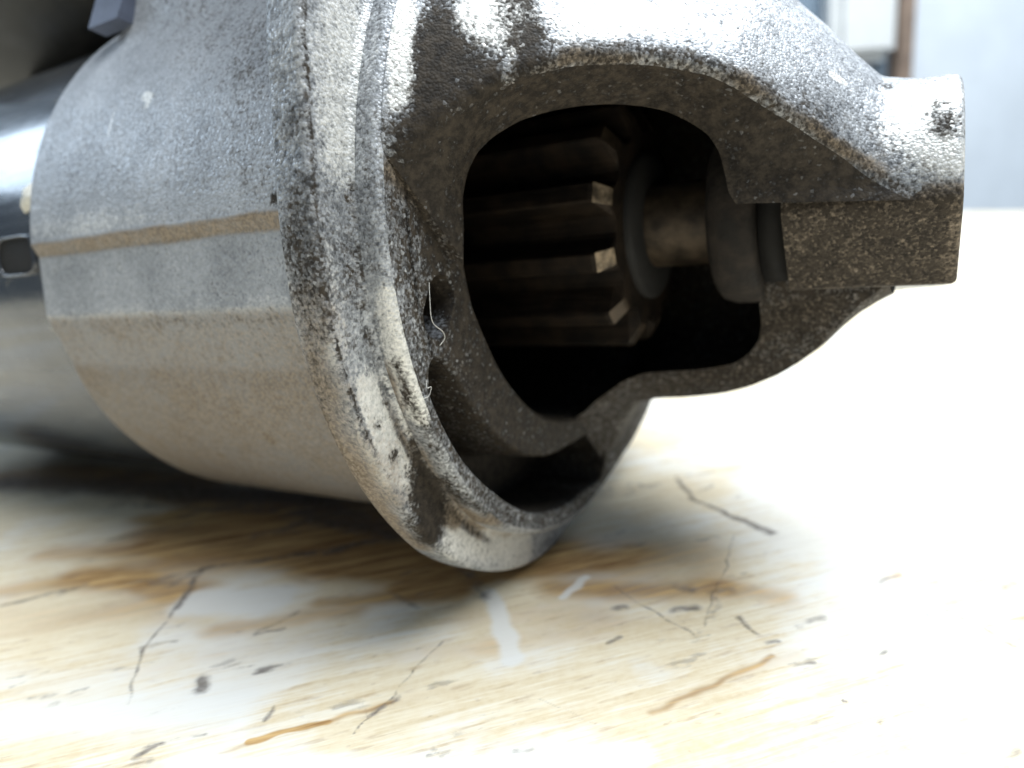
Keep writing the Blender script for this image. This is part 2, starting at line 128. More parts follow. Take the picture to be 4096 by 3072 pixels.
def cast_material(name='cast_aluminium', lo=(0.075, 0.080, 0.088), hi=(0.68, 0.705, 0.74), soft=1.2, bump=0.27, speck=0.8):
    n = NT(name)
    n.vec = n.scaled(1 / S, 1 / S, 1 / S)
    dirt, rust_bounce, bare_glint = n.attr()
    fine = n.noise(230, 2.0, 0.6)
    mid = n.noise(95, 3.0, 0.6)
    big = n.noise(9, 4.0, 0.6)
    vor = n.t.nodes.new('ShaderNodeTexVoronoi'); vor.inputs['Scale'].default_value = 310
    n.link(n.vec, vor.inputs['Vector'])
    sep = n.t.nodes.new('ShaderNodeSeparateColor'); n.link(vor.outputs['Color'], sep.inputs[0])
    rnd, rnd2 = sep.outputs[0], sep.outputs[1]          # one random value per sand grain of the casting
    g = n.math('ADD', n.math('MULTIPLY', n.math('SUBTRACT', rnd, 0.5), 0.34 * speck), n.math('MULTIPLY', n.math('SUBTRACT', fine, 0.5), 0.9 * speck))
    g = n.math('ADD', g, n.math('MULTIPLY', n.math('SUBTRACT', mid, 0.5), 0.9))
    g = n.math('ADD', g, n.math('MULTIPLY', n.math('SUBTRACT', big, 0.5), 1.1))
    gs = n.math('ADD', n.math('MULTIPLY', g, soft), 0.48, clamp=True)
    silver = n.mix(gs, lo, hi)
    bare_glint_m = n.math('ADD', n.math('MULTIPLY', bare_glint, 1.2), n.math('MULTIPLY', n.math('ADD', g, 0.0), 0.55))
    bare_glint_m = n.ss(bare_glint_m, 0.30, 0.80)
    c = n.mix(bare_glint_m, silver, n.mix(n.ss(fine, 0.3, 0.7), (0.60, 0.60, 0.58), (0.84, 0.83, 0.80)))
    rust_bounce_m = n.ss(n.math('ADD', rust_bounce, n.math('MULTIPLY', g, 0.6)), 0.08, 0.90)
    rust_bounce_c = n.mix(n.ss(n.math('ADD', fine, n.math('MULTIPLY', n.math('SUBTRACT', rnd2, 0.5), .3)), 0.35, 0.65), (0.16, 0.118, 0.074), (0.30, 0.235, 0.165))
    c = n.mix(n.math('MULTIPLY', rust_bounce_m, 0.9), c, rust_bounce_c)
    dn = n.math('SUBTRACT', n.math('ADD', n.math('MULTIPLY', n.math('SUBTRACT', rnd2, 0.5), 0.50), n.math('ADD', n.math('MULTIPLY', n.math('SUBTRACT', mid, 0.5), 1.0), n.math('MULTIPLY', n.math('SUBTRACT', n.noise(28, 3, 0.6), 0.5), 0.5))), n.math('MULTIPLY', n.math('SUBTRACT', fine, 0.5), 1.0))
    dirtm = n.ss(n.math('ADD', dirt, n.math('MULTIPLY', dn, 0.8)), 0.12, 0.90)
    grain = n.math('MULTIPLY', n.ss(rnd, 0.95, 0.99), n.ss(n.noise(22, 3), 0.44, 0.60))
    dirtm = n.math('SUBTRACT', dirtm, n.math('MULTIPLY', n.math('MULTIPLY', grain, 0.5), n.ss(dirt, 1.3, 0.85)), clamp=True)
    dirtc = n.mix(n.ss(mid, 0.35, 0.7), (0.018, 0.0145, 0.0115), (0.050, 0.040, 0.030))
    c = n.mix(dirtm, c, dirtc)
    n.set(Base_Color=c)
    cover = n.math('MAXIMUM', dirtm, n.math('MULTIPLY', rust_bounce_m, 0.9))
    n.set(Metallic=n.math('MULTIPLY', n.math('SUBTRACT', 1.0, cover), 0.35))
    n.set(Roughness=n.mixf(cover, n.mixf(rnd, 0.62, 0.36), 0.72))
    n.set(Specular_IOR_Level=n.mixf(cover, 0.5, 0.22))
    h = n.math('ADD', n.math('MULTIPLY', fine, 0.45), n.math('MULTIPLY', mid, 0.5))
    h = n.math('SUBTRACT', h, n.math('MULTIPLY', vor.outputs['Distance'], 0.35))
    n.bump(h, bump, 0.0007)
    return n.m

def plain(name, colr, rough=0.5, metal=0.0, noise_scale=30, var=0.25, bump=0.2, bumpd=0.0004, coat=0.0):
    n = NT(name)
    n.vec = n.scaled(1 / S, 1 / S, 1 / S)
    a = n.noise(noise_scale, 4, 0.6)
    lo = tuple(x * (1 - var) for x in colr); hi = tuple(min(1, x * (1 + var)) for x in colr)
    n.set(Base_Color=n.mix(n.ss(a, 0.3, 0.7), lo, hi), Metallic=metal)
    n.set(Roughness=n.mixf(a, rough * 0.8, min(1, rough * 1.2)))
    if coat: n.set(Coat_Weight=coat, Coat_Roughness=0.08)
    n.bump(n.noise(noise_scale * 3, 3, 0.6), bump, bumpd)
    return n.m

def paint_material():
    n = NT('dark_gloss_paint')
    n.vec = n.scaled(1 / S, 1 / S, 1 / S)
    a = n.noise(7, 4, 0.6)
    b = n.noise(1.0, 4, 0.65, vec=n.scaled(4 / S, 60 / S, 60 / S))
    c = n.mix(n.ss(a, 0.3, 0.7), (0.030, 0.036, 0.048), (0.055, 0.06, 0.068))
    c = n.mix(n.math('MULTIPLY', n.ss(n.noise(34, 3), 0.62, 0.72), 0.5), c, (0.22, 0.2, 0.16))
    n.set(Base_Color=c, Metallic=0.15, Roughness=n.mixf(n.ss(b, 0.3, 0.7), 0.14, 0.30), Coat_Weight=0.6, Coat_Roughness=0.10)
    n.bump(n.noise(20, 3), 0.10, 0.001)
    return n.m

def gear_material():
    n = NT('oily_gear_steel')
    n.vec = n.scaled(1 / S, 1 / S, 1 / S)
    a = n.noise(22, 4, 0.6)
    st = n.noise(1.0, 3, 0.6, vec=n.scaled(12 / S, 130 / S, 130 / S))
    c = n.mix(n.ss(a, 0.35, 0.68), (0.006, 0.0045, 0.0035), (0.024, 0.016, 0.010))
    c = n.mix(n.math('MULTIPLY', n.ss(st, 0.5, 0.75), 0.15), c, (0.09, 0.062, 0.04))
    n.set(Base_Color=c, Metallic=0.35, Roughness=n.mixf(a, 0.5, 0.75), Specular_IOR_Level=0.25)
    n.bump(st, 0.35, 0.0004)
    return n.m

def table_material(grain_deg):
    n = NT('worn_bench_wood')
    n.vec = n.scaled(1 / S, 1 / S, 1)
    gv = n.scaled(1 / S, 1 / S, 1, rz=-math.radians(grain_deg))
    gl = n.scaled(4.5, 60, 1, src=gv)      # long streaks
    gf = n.scaled(16, 230, 1, src=gv)        # fine fibres
    dark, tan, pale = n.attr()
    s1 = n.noise(1.0, 6, 0.65, vec=gl, dist=0.3)
    s2 = n.noise(1.0, 3, 0.6, vec=gf)
    blot = n.noise(3.2, 4, 0.6)
    fine = n.noise(90, 3, 0.6)
    streak = n.math('ADD', n.math('MULTIPLY', s1, 0.6), n.math('MULTIPLY', s2, 0.4))
    base = n.mix(n.ss(streak, 0.36, 0.64), (0.66, 0.54, 0.35), (0.80, 0.71, 0.53))
    dash = n.ss(n.math('ADD', n.noise(1.0, 2, 0.5, vec=n.scaled(17, 110, 1, src=gv)), n.math('MULTIPLY', blot, 0.25)), 0.70, 0.84)
    base = n.mix(n.math('MULTIPLY', dash, 0.42), base, (0.36, 0.23, 0.12))
    fleck = n.ss(n.math('ADD', n.noise(1.0, 3, 0.6, vec=n.scaled(38, 95, 1, src=gv)), n.math('MULTIPLY', n.math('SUBTRACT', blot, .5), 0.3)), 0.63, 0.72)
    base = n.mix(n.math('MULTIPLY', fleck, 0.38), base, (0.34, 0.24, 0.15))
    base = n.mix(n.math('MULTIPLY', n.ss(fine, 0.35, 0.65), 0.22), base, (0.84, 0.78, 0.64))
    worn = n.ss(n.math('ADD', blot, n.math('MULTIPLY', n.math('SUBTRACT', streak, .5), .5)), 0.44, 0.62)
    base = n.mix(n.math('MULTIPLY', worn, 0.7), base, (0.80, 0.79, 0.75))
    tanm = n.math('ADD', n.math('MULTIPLY', tan, 1.15), n.math('MULTIPLY', n.math('SUBTRACT', streak, 0.5), 1.3))
    tanm = n.math('ADD', tanm, n.math('MULTIPLY', n.math('SUBTRACT', blot, 0.5), 0.7))
    tanm = n.math('MULTIPLY', n.ss(tanm, 0.12, 0.95), n.ss(tan, 0.02, 0.25))
    tanc = n.mix(n.ss(streak, 0.38, 0.62), (0.25, 0.125, 0.042), (0.62, 0.41, 0.18))
    c = n.mix(tanm, base, tanc)
    palem = n.math('ADD', pale, n.math('MULTIPLY', n.math('SUBTRACT', n.math('ADD', n.math('MULTIPLY', blot, .4), n.math('MULTIPLY', streak, .6)), 0.5), 1.0))
    c = n.mix(n.math('MULTIPLY', n.ss(palem, 0.22, 0.80), 0.85), c, (0.76, 0.75, 0.71))
    dn = n.math('ADD', n.math('MULTIPLY', s2, 0.5), n.math('MULTIPLY', fine, 0.5))
    dn = n.math('ADD', n.math('MULTIPLY', dn, 0.65), n.math('MULTIPLY', n.noise(1.0, 4, 0.65, vec=n.scaled(22, 60, 1, src=gv)), 0.45))
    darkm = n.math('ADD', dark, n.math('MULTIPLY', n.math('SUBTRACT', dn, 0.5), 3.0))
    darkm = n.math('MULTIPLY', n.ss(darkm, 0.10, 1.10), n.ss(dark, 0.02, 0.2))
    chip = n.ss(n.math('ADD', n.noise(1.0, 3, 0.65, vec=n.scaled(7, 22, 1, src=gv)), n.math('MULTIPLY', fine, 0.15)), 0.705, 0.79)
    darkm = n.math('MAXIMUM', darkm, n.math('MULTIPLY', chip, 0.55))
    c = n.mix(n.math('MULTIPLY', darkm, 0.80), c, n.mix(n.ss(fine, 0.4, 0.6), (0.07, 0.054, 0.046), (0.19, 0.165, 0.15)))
    n.set(Base_Color=c, Roughness=n.mixf(n.math('MAXIMUM', darkm, n.math('MULTIPLY', tanm, 0.6)), n.mixf(blot, 0.38, 0.55), 0.7))
    n.set(Specular_IOR_Level=0.4)
    h = n.math('SUBTRACT', n.math('MULTIPLY', streak, 0.5), n.math('MULTIPLY', darkm, 0.8))
    n.bump(h, 0.35, 0.0006)
    return n.m

# ------------------------------------------------------------------ mesh helpers (drawing units)
def seg_dist(P, a, b):
    a = np.asarray(a); b = np.asarray(b); d = b - a
    L = (d * d).sum()
    t = np.clip(((P - a) @ d) / L, 0, 1) if L > 1e-9 else np.zeros(len(P))
    q = P - a - t[:, None] * d
    return np.sqrt((q * q).sum(1))

def wobble(P, amp):
    r = np.random.default_rng(5); out = P.copy()
    for fr, am in ((14, 1.0), (37, .6), (90, .35), (210, .2)):
        for ax in range(P.shape[1]):
            for _ in range(2):
                d = r.normal(0, 1, P.shape[1]); d = d / np.linalg.norm(d) * fr
                out[:, ax] += amp * am * np.sin(P @ d + r.uniform(0, 6.28))
    return out

def paint(P, base, marks, dim, only=None, amp=0.0045):
    P = wobble(P, amp)
    out = np.tile(np.array(base, dtype=np.float64), (len(P), 1))
    for m in marks:
        ch, rad, st = m[0], m[-2], m[-1]
        if only is not None and m[-3] not in only: continue
        a, b = m[1:1 + dim], m[1 + dim:1 + 2 * dim]
        lo = np.minimum(a, b) - 3 * rad - .01; hi = np.maximum(a, b) + 3 * rad + .01
        k = np.where(((P[:, :dim] > lo) & (P[:, :dim] < hi)).all(1))[0]
        if len(k) == 0: continue
        d = seg_dist(P[k, :dim], a, b) / rad
        w = st * np.exp(-d ** 2 * 0.9)
        if dim == 2:
            x_, y_ = P[k, 0], P[k, 1]
            mod = 0.5 + 0.25 * np.sin(61 * x_ + 37 * y_ + 9 * st) + 0.15 * np.sin(173 * x_ - 129 * y_ + 40 * rad) + 0.12 * np.sin(311 * x_ + 247 * y_)
            if ch == 0 and rad < .02: w = 0.68 * w * np.clip(mod * 1.6, .10, 1.15) + 0.24 * st * np.exp(-(d / 2.1) ** 2)
        if ch == 2 and dim == 3: out[k, 0] *= 1 - np.minimum(w, 1) * 0.9
        out[k, ch] = np.maximum(out[k, ch], w) + np.minimum(out[k, ch], w) * 0.4
    return out

def mesh_object(name, P, faces, material, parent=None, base=None, marks=None, dim=3, smooth=True, scale=S, sharp=None, only=None, amp=0.0045):
    P = np.asarray(P, dtype=np.float64)
    me = bpy.data.meshes.new(name)
    if isinstance(faces, np.ndarray):
        nf, k = faces.shape
        me.vertices.add(len(P)); me.vertices.foreach_set('co', (P * scale).ravel())
        me.loops.add(nf * k); me.loops.foreach_set('vertex_index', faces.ravel().astype(np.int32))
        me.polygons.add(nf); me.polygons.foreach_set('loop_start', np.arange(0, nf * k, k, dtype=np.int32))
        me.update(calc_edges=True); me.validate()
    else:
        me.from_pydata([tuple(p) for p in P * scale], [], faces); me.update()
    if smooth:
        me.shade_smooth()
        if sharp: me.set_sharp_from_angle(angle=math.radians(sharp))
    else:
        me.shade_flat()
    if base is not None:
        colr = np.ones((len(P), 4)); colr[:, :3] = paint(P, base, marks or [], dim, only, amp)
        at = me.color_attributes.new('marks', 'FLOAT_COLOR', 'POINT')
        at.data.foreach_set('color', colr.ravel().astype(np.float32))
    me.materials.append(material)
    o = bpy.data.objects.new(name, me)
    col.objects.link(o)
    if parent: o.parent = parent
    return o

def grid_faces(n, m, close=False, off=0):
    i = np.arange(n - 1)[:, None]; j = np.arange(m if close else m - 1)[None, :]
    a = i * m + j; b = i * m + (j + 1) % m; c = (i + 1) * m + (j + 1) % m; d = (i + 1) * m + j
    return np.stack([a, b, c, d], -1).reshape(-1, 4) + off

class Parts:
    """collects grids and loose faces into one mesh"""
    def __init__(self): self.P = []; self.F = []; self.n = 0
    def grid(self, G, close=False, flip=False):
        G = np.asarray(G, float); n, m = G.shape[:2]
        f = grid_faces(n, m, close, self.n)
        self.P.append(G.reshape(-1, 3)); self.F.append(f[:, ::-1] if flip else f); self.n += n * m
    def build(self, name, material, parent=None, **k):
        return mesh_object(name, np.concatenate(self.P), np.concatenate(self.F), material, parent, **k)

def pol(x, r, deg):
    t = np.radians(deg)
    x, r, t = np.broadcast_arrays(np.asarray(x, float), np.asarray(r, float), t)
    return np.stack([x, r * np.cos(t), r * np.sin(t)], -1)

def revolve(prof, th, close=True):
    """prof: list of (x, r); th: degrees"""
    pr = np.array(prof, float)
    return pol(pr[:, :1], pr[:, 1:2], np.asarray(th)[None, :])

def empty(name, matrix, label, cat, group=None):
    o = bpy.data.objects.new(name, None); col.objects.link(o)
    o.matrix_world = matrix; o['label'] = label; o['category'] = cat
    o.empty_display_size = 0.01
    if group: o['group'] = group
    return o
def tag(o, label, cat, group=None):
    o['label'] = label; o['category'] = cat
    if group: o['group'] = group
    return o

# graded angles: dense on the side that faces the camera
TH = np.unique(np.concatenate([np.arange(120, 300, 0.4), np.arange(-60, 120, 2.0)]))   # one full turn
TH = TH[TH < 300]

M_CAST = cast_material()
M_HOUSING = cast_material('dull_cast_aluminium', (0.16, 0.17, 0.185), (0.66, 0.68, 0.71), 0.72, 0.22, 0.7)
M_PAINT = paint_material()
M_GEAR = gear_material()
M_STEEL = plain('dark_bearing_steel', (0.019, 0.0145, 0.011), 0.85, 0.1, 40, 0.6, 0.4)  # very dark matt steel
M_GLINT = plain('glint_steel', (0.24, 0.185, 0.125), 0.5, 0.3, 45, 0.75, 0.5)
M_SHAFT = plain('oily_shaft_steel', (0.060, 0.044, 0.029), 0.5, 0.5, 25, 0.6, 0.2)
M_BLACK = plain('shade_black_recess', (0.0065, 0.0058, 0.005), 0.8, 0.0, 30, 0.4)  # near-black colour paints deep shade into gaps and recesses
M_SOL = plain('dull_black_solenoid', (0.020, 0.019, 0.016), 0.55, 0.2, 14, 0.45, 0.25)
M_PLASTIC = plain('blue_grey_plastic', (0.09, 0.105, 0.15), 0.5, 0.0, 20, 0.2)
M_SEAL = plain('dried_sealant', (0.72, 0.70, 0.62), 0.6, 0.0, 40, 0.15)
M_LINT = plain('white_lint', (0.75, 0.74, 0.70), 0.8, 0.0, 60, 0.1)

# ================================================================== the bench
GRAIN = 14.0
M_TABLE = table_material(GRAIN)
bench = bpy.data.objects.new('workbench', None); col.objects.link(bench)
tag(bench, 'worn pale wooden workbench with tan stains, grey scratches and painted-in shade under the motor', 'workbench')
def graded(lo, a, b, hi, fine, coarse):
    return np.concatenate([np.arange(lo, a, coarse), np.arange(a, b, fine), np.arange(b, hi + coarse * .5, coarse)])
gx = graded(-6.0, -1.3, 1.35, 5.3, 0.0026, 0.12)
gy = np.concatenate([np.arange(-3, .5, .12), np.arange(.5, .95, .0022), np.arange(.95, 1.65, .0042), np.arange(1.65, 9.45, .12)])
X, Y = np.meshgrid(gx, gy, indexing='ij')
# right edge of the top runs away from the camera
XR = X + np.clip((X - 2.2) / 3.1, 0, 1) * (0.55 - (Y - 8.0) * 0.11)
TOP = np.stack([XR, Y, np.zeros_like(X)], -1)
p = Parts(); p.grid(TOP)
p.build('bench_top', M_TABLE, bench, base=(0, 0, 0), marks=TABLE_MARKS, dim=2)  # broad dark and tan marks under the motor mix stain with painted shade
# rim of the slab, butted under the edge of the top
q = Parts()
edge = np.concatenate([TOP[:, 0], TOP[-1, 1:], TOP[::-1, -1][1:], TOP[0, ::-1][1:-1]])
edge = edge[::1]
lowr = edge.copy(); lowr[:, 2] = -0.45
q.grid(np.stack([edge, lowr]), close=True, flip=True)
q.build('bench_edge', M_TABLE, bench, base=(0, 0.3, 0), smooth=False)
for (lx, ly) in ((-5.5, -2.5), (4.6, -2.5), (-5.5, 8.8), (4.6, 8.8)):
    b = Parts()
    sq = np.array([[lx - .3, ly - .3], [lx + .3, ly - .3], [lx + .3, ly + .3], [lx - .3, ly + .3]])
    b.grid(np.stack([np.c_[sq, np.full(4, -0.46)], np.c_[sq, np.full(4, -9.0)]]), close=True)
    b.build('leg', M_TABLE, bench, base=(0, 0.5, 0), smooth=False)

# ================================================================== the room behind
M_WALL = plain('pale_blue_wall_paint', (0.80, 0.87, 0.94), 0.7, 0, 1.2, 0.04, 0.05)
M_PANEL = plain('slate_blue_paint', (0.22, 0.29, 0.37), 0.6, 0, 1.5, 0.1, 0.05)
M_WOOD = plain('brown_wood_trim', (0.27, 0.20, 0.155), 0.6, 0, 4, 0.2, 0.1)
M_WHITE = plain('white_enamel', (0.80, 0.82, 0.82), 0.35, 0, 3, 0.03, 0.02)
M_FLOOR = plain('grey_floor', (0.30, 0.29, 0.28), 0.6, 0, 1.0, 0.2, 0.1)
def box(name, lo, hi, material, parent=None, bevel=0.0):
    lo = np.array(lo, float); hi = np.array(hi, float)
    import bmesh
    bm = bmesh.new()
    bmesh.ops.create_cube(bm, size=1.0)
    for v in bm.verts:
        v.co = Vector([(lo[i] + hi[i]) / 2 * S + v.co[i] * (hi[i] - lo[i]) * S for i in range(3)])
    if bevel:
        bmesh.ops.bevel(bm, geom=bm.edges[:], offset=bevel * S, segments=3, affect='EDGES')
    me = bpy.data.meshes.new(name); bm.to_mesh(me); bm.free()
    me.materials.append(material)
    o = bpy.data.objects.new(name, me); col.objects.link(o)
    if parent: o.parent = parent
    return o
WY = 13.0
floor = box('floor', (-30, -14, -9.3), (40, WY, -9.0), M_FLOOR); floor['kind'] = 'structure'
wall = box('wall', (-30, WY, -9.3), (40, WY + 1, 22), M_WALL); tag(wall, 'plain pale blue wall far behind the bench', 'wall'); wall['kind'] = 'thing'
panel = box('blue_door', (2.0, WY - .12, -9.0), (6.93, WY - .004, 21), M_PANEL); tag(panel, 'slate blue door behind the white enamel box, blurred', 'door')
post = box('door_post', (6.94, WY - .45, -9.0), (7.2, WY - .004, 21), M_WOOD, bevel=.03); tag(post, 'upright brown wooden post between blue door and pale wall', 'post')
wb = box('white_box', (5.70, WY - .75, 2.36), (6.78, WY - .125, 4.6), M_WHITE, bevel=.16); tag(wb, 'white enamel box with rounded corners hung on the blue door', 'box')
br = box('shelf_bracket', (5.75, WY - .60, 2.16), (6.30, WY - .125, 2.352), M_WOOD, bevel=.03); tag(br, 'small brown wooden bracket under the white enamel box', 'bracket')


# ================================================================== the starter motor
ROOT = mat4(AXIS_ROT, [c * S for c in AXIS_LOC])
motor = empty('starter_motor', ROOT, 'dirty cast aluminium starter motor lying on the wooden workbench', 'starter motor')
MM = MOTOR_MARKS

# ---- drive end housing: cylinder with cast facets and the neck below the solenoid
def housing_r(th):
    t = np.asarray(th, float) % 360
    r = np.interp(t, [0, 185.2, 186.0, 187.9, 199.4, 209.2, 217, 360], [.455, .455, .4555, .4465, .4555, .4530, .455, .455])
    # straight chords between the corners give true flats
    def chord(a, b, ra, rb):
        pa = np.array([ra * np.cos(np.radians(a)), ra * np.sin(np.radians(a))]); pb = np.array([rb * np.cos(np.radians(b)), rb * np.sin(np.radians(b))])
        n = np.array([-(pb - pa)[1], (pb - pa)[0]]); n = n / np.linalg.norm(n); c = pa @ n
        return c / (np.cos(np.radians(t)) * n[0] + np.sin(np.radians(t)) * n[1])
    k = (t > 187.9) & (t < 199.4); r = np.where(k, chord(187.9, 199.4, .4465, .4555), r)
    k = (t >= 199.4) & (t < 209.2); r = np.where(k, chord(199.4, 209.2, .4555, .4490), r)
    k = (t >= 209.2) & (t < 222); r = np.where(k, np.interp(t, [209.2, 214, 222], [.4490, .4525, .455]), r)
    return r
xs = np.concatenate([[-1.143, -1.141, -1.136], np.arange(-1.13, -0.53, 0.0045), [-0.529]])
Xg, Tg = np.meshgrid(xs, TH, indexing='ij')
R = housing_r(TH)[None, :] - np.interp(xs, [-1.143, -1.136, -1.125], [.010, .003, 0])[:, None]
# neck
sx = np.clip((xs + 1.10) / 0.10, 0, 1); sx = (sx * sx * (3 - 2 * sx))[:, None]
t_ = np.radians(Tg)
with np.errstate(divide='ignore', invalid='ignore'):
    side = np.where(np.abs(np.cos(t_)) > 1e-3, 0.372 / np.abs(np.cos(t_)), 9)
    capr = np.where(np.sin(t_) > 0.05, 0.98 / np.sin(t_), 9)
neck = np.where(np.sin(t_) > 0, np.minimum(side, capr), 0)
soft = np.maximum(R, neck) + 0.012 * np.exp(-np.abs(R - neck) / 0.02) * (np.sin(t_) > 0)
R = R + (soft - R) * sx
p = Parts(); G = pol(Xg, R, Tg); p.grid(G, close=True)
p.grid(np.stack([revolve([(-1.143, .40)], TH)[0], G[0]]), close=True)
p.build('housing', M_HOUSING, motor, base=(0.12, 0.0, 0.10), marks=MM, only='H', amp=0.0012)

def recolour(o, fn):
    me = o.data; at = me.color_attributes['marks']; nv = len(me.vertices)
    P = np.empty(nv * 3); me.vertices.foreach_get('co', P); P = P.reshape(-1, 3) / S
    c = np.empty(nv * 4, dtype=np.float32); at.data.foreach_get('color', c); c = c.reshape(-1, 4)
    fn(P, c, np.degrees(np.arctan2(P[:, 2], P[:, 1])) % 360)
    at.data.foreach_set('color', c.ravel())
def rust_band_bounce(P, c, ang):
    e0 = 185.2 + .12 * np.sin(P[:, 0] * 23) + .1 * np.sin(P[:, 0] * 71 + 1); e1 = 188.9 + .1 * np.sin(P[:, 0] * 31 + 2)
    k = (ang > e0) & (ang < e1); w_ = np.clip((ang - e0) / .9, 0, 1) * np.clip((e1 - ang) / .9, 0, 1)
    c[k, 1] = np.maximum(c[k, 1], 0.72 * w_[k]); c[k, 0] *= 1 - w_[k]; c[k, 2] *= 1 - w_[k]
    w2 = np.clip((ang - 209.0) / .6, 0, 1) * np.clip((213 - ang) / 3, 0, 1); c[:, 1] = np.maximum(c[:, 1], 0.5 * w2)
    k = (ang > 209.4) & (ang < 300); c[k, 0] = np.minimum(c[k, 0], 0.03)
    c[:, 1] = np.maximum(c[:, 1], 0.50 * np.clip((ang - 198.5) / 2, 0, 1) * (ang < 300) + 0.16 * np.clip((ang - 209) / 2, 0, 1) * (ang < 300))  # warm bounce from the bench painted onto the lower barrel
recolour(bpy.data.objects['housing'], rust_band_bounce)

# ---- flange plate with flats and the mounting ear
def flange_r(th):
    t = np.asarray(th, float) % 360
    r = np.interp(t, [0, 12, 165, 171, 176, 182, 190, 200, 210, 222, 236, 246, 256, 264, 271, 280, 290, 297, 309, 317, 330, 360],
                  [.540, .545, .5694, .5569, .5455, .538, .537, .539, .541, .541, .540, .532, .521, .511, .497, .468, .452, .455, .466, .500, .53, .540])
    tr = np.radians(t)
    with np.errstate(divide='ignore'):
        side = 0.550 / np.maximum(np.abs(np.cos(tr)), 1e-3)
        capr = 0.95 / np.maximum(np.sin(tr), 1e-3)
    ear = np.minimum(side, capr)
    return np.where((t > 10) & (t < 171), np.maximum(r * (t < 0), ear), r)
fr = flange_r(TH)
rows = []
for x, k, off in ((-0.531, None, 0.43), (-0.531, 1, -0.012), (-0.529, 1, -0.006), (-0.525, 1, -0.002), (-0.521, 1, 0.0)):
    rows.append(pol(x, np.full_like(fr, off) if k is None else fr + off, TH))
for x in np.arange(-0.516, -0.489, 0.0045): rows.append(pol(x, fr, TH))
for x, off in ((-0.487, 0.0), (-0.483, -0.0015), (-0.481, -0.004), (-0.480, -0.007)): rows.append(pol(x, fr + off, TH))
pil = np.interp(TH % 360, [0, 240, 258, 270, 280, 290, 300, 315, 330, 360], [.482, .482, .464, .452, .440, .430, .430, .45, .48, .482])
for f in np.linspace(0, 1, 14)[1:]: rows.append(pol(-0.480, (fr - 0.007) * (1 - f) + (pil + 0.009) * f, TH))
for q in np.linspace(0, 1, 6)[1:]: rows.append(pol(-0.480 + 0.009 * (1 - math.cos(q * math.pi / 2)), pil + 0.009 - 0.0095 * math.sin(q * math.pi / 2), TH))
p = Parts(); p.grid(np.stack(rows), close=True)
p.build('mounting_flange', M_CAST, motor, base=(0.12, 0.05, 0.20), marks=MM, only='RA')
def seam_grime(P, c, ang):
    r_ = np.hypot(P[:, 1], P[:, 2]); rf = flange_r(ang)
    d = np.hypot(np.minimum(P[:, 0] + .4805, .02), r_ - (rf - .0065)) / .0042
    a_ = np.clip((222 - ang) / 12, 0, 1) * (ang > 150)
    w = np.exp(-d * d) * a_ * (0.75 + .25 * np.sin(ang * 1.7) * np.sin(ang * .61 + 1))
    c[:, 0] = np.maximum(c[:, 0], .95 * w); c[:, 2] *= 1 - w
    d2 = (r_ - .491) / .007; w2 = np.exp(-d2 * d2) * np.clip((ang - 203) / 15, 0, 1) * np.clip((250 - ang) / 8, 0, 1) * (P[:, 0] > -.4815)
    c[:, 0] = np.maximum(c[:, 0], .6 * w2); c[:, 1] = np.maximum(c[:, 1], .7 * w2); c[:, 2] *= 1 - w2
recolour(bpy.data.objects['mounting_flange'], seam_grime)

# ---- pilot ring and drive side face with the crescent pocket and the oval slot
rows = []
for x, off in ((-0.4805, 0.0), (-0.474, 0.0), (-0.468, 0.0), (-0.462, 0.0), (-0.457, 0.0), (-0.4525, -0.0007), (-0.4485, -0.0026), (-0.446, -0.0055), (-0.445, -0.0090)):
    rows.append(pol(x, pil + off, TH))
p = Parts(); p.grid(np.stack(rows), close=True)
p.build('pilot_ring', M_CAST, motor, base=(0.22, 0.0, 0.22), marks=MM, only='P')

TF = np.unique(np.concatenate([np.arange(178, 194, .3), np.arange(194, 211, 0.14), np.arange(211, 300, 0.3), np.arange(-60, 178, 3.0)]))
tf = TF % 360
bore = np.interp(tf, [0, 190, 197, 205, 213, 222, 232, 247, 261, 275, 290, 360], [.335, .333, .342, .340, .331, .325, .317, .308, .296, .29, .30, .335])
rin = np.interp(tf, [0, 200, 209, 215, 220, 230, 243, 255, 265, 276, 360], [.42, .425, .415, .408, .403, .391, .374, .353, .333, .322, .40])
rout = np.interp(tf, [0, 205, 212, 218, 226, 237, 249, 268, 276, 360], [.44, .455, .460, .459, .456, .446, .441, .420, .41, .44])
pf = np.interp(TF % 360, [0, 240, 258, 270, 280, 290, 300, 315, 330, 360], [.482, .482, .464, .452, .440, .430, .430, .45, .48, .482]) - 0.0087
wide = np.sqrt(np.clip((tf - 208.5) / 4.0, 0, 1)) * np.sqrt(np.clip((289 - tf) / 5.0, 0, 1)) * ((tf > 208.5) & (tf < 289))
midr = (rin + rout) / 2; hw = (rout - rin) / 2 * np.maximum(wide, 0.02)
pin, pout = midr - hw, midr + hw
depth = 0.13 * np.clip(wide * 3, 0, 1)
FX = -0.445
def slot(x_arr, r_arr):
    """oval recess near the pilot edge"""
    P = pol(x_arr, r_arr, TF)
    d = np.hypot((P[..., 1] + 0.375) * .94 + (P[..., 2] + .152) * -.34, 0) / 0.0245
    e = np.abs((P[..., 1] + 0.375) * .34 + (P[..., 2] + .152) * .94) - 0.012
    e = np.maximum(e, 0) / 0.0245
    q = np.sqrt(d * d + e * e)
    k = np.clip((1.0 - q) / 0.16, 0, 1); k = k * k * (3 - 2 * k)
    P[..., 0] -= 0.075 * k
    return P
rows = [pol(-0.95, bore - 0.012, TF), pol(-0.62, bore - 0.012, TF), pol(-0.50, bore - 0.012, TF), pol(-0.475, bore - 0.011, TF), pol(FX - 0.014, bore - 0.008, TF), pol(FX - 0.006, bore - 0.004, TF), pol(FX - 0.001, bore, TF)]
